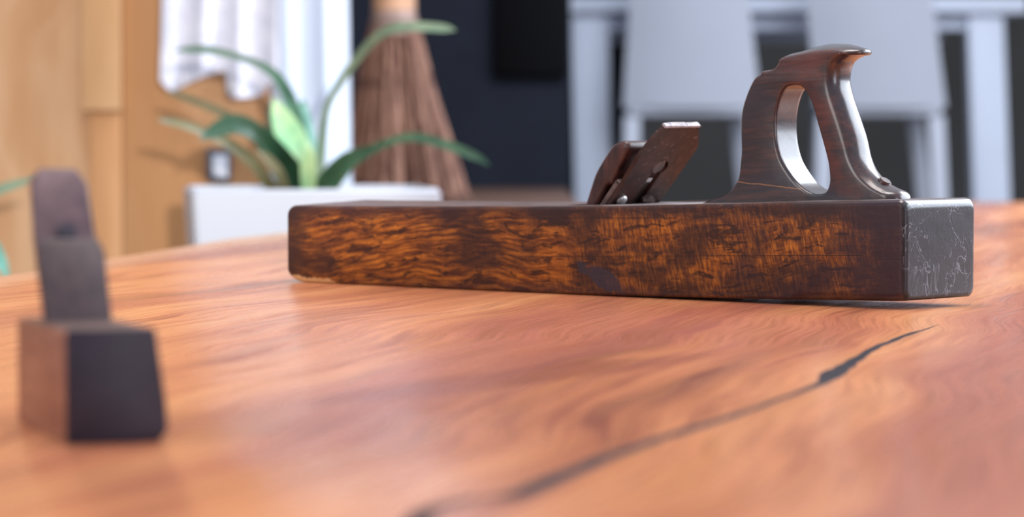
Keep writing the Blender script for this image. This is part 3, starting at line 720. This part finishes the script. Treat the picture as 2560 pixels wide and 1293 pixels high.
for k in range(620):
    a_ = rnd.uniform(0, 2*math.pi); r_ = math.sqrt(rnd.random())
    top_ = Vector((math.cos(a_)*r_*.040, math.sin(a_)*r_*.036, .318+rnd.uniform(-.01, .02)))
    lean = .012
    rb_ = r_*(.098+rnd.uniform(-.012, .012)); 
    if rnd.random() < .06: rb_ *= 1.22
    bot = Vector((lean+math.cos(a_)*rb_*1.12, math.sin(a_)*rb_, rnd.uniform(.0, .012)))
    mid = Vector((math.cos(a_)*.010*r_, 0, 0))
    strand(bm, top_, bot, .0018, .0030, mid*rnd.uniform(-1, 1.6))
o = link('bristles', bm, M_STRAW, br, sharp=180, label='brown twigs spreading downwards')
bm = bmesh.new()
for (z0, z1, r0, r1) in ((.300, .318, .043, .041), (.322, .342, .041, .039)):
    bmesh.ops.create_cone(bm, cap_ends=True, segments=28, radius1=r0, radius2=r1, depth=z1-z0, matrix=Matrix.Translation((0, 0, (z0+z1)/2)))
link('binding', bm, M_TWINE, br, label='grey twine binding')
bm = bmesh.new()
bmesh.ops.create_cone(bm, cap_ends=True, segments=28, radius1=.039, radius2=.036, depth=.62, matrix=Matrix.Translation((0, 0, .342+.31)))
link('handle', bm, M_HANDLE, br, label='pale thick wooden handle')

# ------------------------------------------------------------------ bar table and stools
bt = empty('bar_table', 'high white bar table behind the two white stools', 'table', (.78, 9.35, 0))
YF = -.35
bm = bmesh.new(); box(bm, (-.635, YF-.03, 1.19), (.66, .45, 1.235), .004); link('tabletop', bm, M_BAR, bt)
bm = bmesh.new(); box(bm, (-.52, YF+.03, 1.145), (.52, YF+.06, 1.178), .003); link('apron', bm, M_BAR, bt)
bm = bmesh.new(); box(bm, (-.52, .36, 1.125), (.52, .39, 1.189), .003); link('apron', bm, M_BAR, bt)
def post(name, parent, x0t, x1t, x0b, x1b, y0, y1, zt, mat):
    bm = bmesh.new(); hexa(bm, [(x0b, y0, 0), (x1b, y0, 0), (x1b, y1, 0), (x0b, y1, 0)], [(x0t, y0, zt), (x1t, y0, zt), (x1t, y1, zt), (x0t, y1, zt)], .004)
    return link(name, bm, mat, parent)
cx = .78
post('leg', bt, .166-cx, .272-cx, .190-cx, .290-cx, YF, YF+.10, 1.19, M_BAR)
post('leg', bt, 1.278-cx, 1.379-cx, 1.325-cx, 1.43-cx, YF, YF+.10, 1.19, M_BAR)
post('leg', bt, .205-cx, .285-cx, .215-cx, .290-cx, .34, .42, 1.125, M_BAR)
post('leg', bt, 1.40-cx, 1.48-cx, 1.42-cx, 1.50-cx, .34, .42, 1.125, M_BAR)
def stool(cx_, xl_t, xr_t, xl_b, xr_b, label):
    o = empty('bar_stool', label, 'stool', (cx_, 8.72, 0), 0, 'white stools at the bar table')
    f = lambda a: a-cx_
    # backrest: broad slightly curved panel
    bm = bmesh.new(); nx, nz_ = 12, 8; F = []; B = []
    zt, zb = 1.33, .925
    for i in range(nx+1):
        u = i/nx; c1 = []; c2 = []
        for j in range(nz_+1):
            t = j/nz_; e0 = xl_b+(xl_t-xl_b)*t*((zt-zb)/(1.227-zb)); e1 = xr_b+(xr_t-xr_b)*t*((zt-zb)/(1.227-zb))
            x = e0+(e1-e0)*u; y = -.035*t - .03*(1-(2*u-1)**2) + .02; z = zb+(zt-zb)*t
            c1.append(bm.verts.new((f(x), y, z))); c2.append(bm.verts.new((f(x), y+.016, z)))
        F.append(c1); B.append(c2)
    for i in range(nx):
        for j in range(nz_):
            bm.faces.new((F[i][j], F[i+1][j], F[i+1][j+1], F[i][j+1])); bm.faces.new((B[i][j], B[i][j+1], B[i+1][j+1], B[i+1][j]))
    for i in range(nx):
        bm.faces.new((F[i][0], B[i][0], B[i+1][0], F[i+1][0])); bm.faces.new((F[i][nz_], F[i+1][nz_], B[i+1][nz_], B[i][nz_]))
    for j in range(nz_):
        bm.faces.new((F[0][j], F[0][j+1], B[0][j+1], B[0][j])); bm.faces.new((F[nx][j], B[nx][j], B[nx][j+1], F[nx][j+1]))
    link('backrest', bm, M_STOOL, o, sharp=50)
    bm = bmesh.new(); box(bm, (f(xl_b)+.012, .014, .90), (f(xr_b)-.012, .38, .935), .010, 3); link('seat', bm, M_STOOL, o)
    for xt, xb, y0t, y0b in ((xl_b+.025, xl_b+.008, .025, -.01), (xr_b-.025, xr_b+.012, .025, -.01), (xl_b+.045, xl_b+.035, .34, .37), (xr_b-.045, xr_b+.065, .34, .37)):
        bm = bmesh.new(); w = .022
        hexa(bm, [(f(xb)-w, y0b-w, 0), (f(xb)+w, y0b-w, 0), (f(xb)+w, y0b+w, 0), (f(xb)-w, y0b+w, 0)],
             [(f(xt)-w, y0t-w+.02, .902), (f(xt)+w, y0t-w+.02, .902), (f(xt)+w, y0t+w+.02, .902), (f(xt)-w, y0t+w+.02, .902)], .003)
        link('leg', bm, M_STOOL, o)
    bm = bmesh.new(); box(bm, (f(xl_b)+.03, -.008, .28), (f(xr_b)-.02, .012, .31), .003); link('footrest', bm, M_STOOL, o)
    return o
k = 8.72/9.0
stool(.515*k, .331*k, .662*k, .312*k, .702*k, 'white bar stool nearer the dark wall, its back seen above the plane iron')
stool(1.03*k, .824*k, 1.178*k, .855*k, 1.222*k, 'white bar stool behind the handle of the long plane')
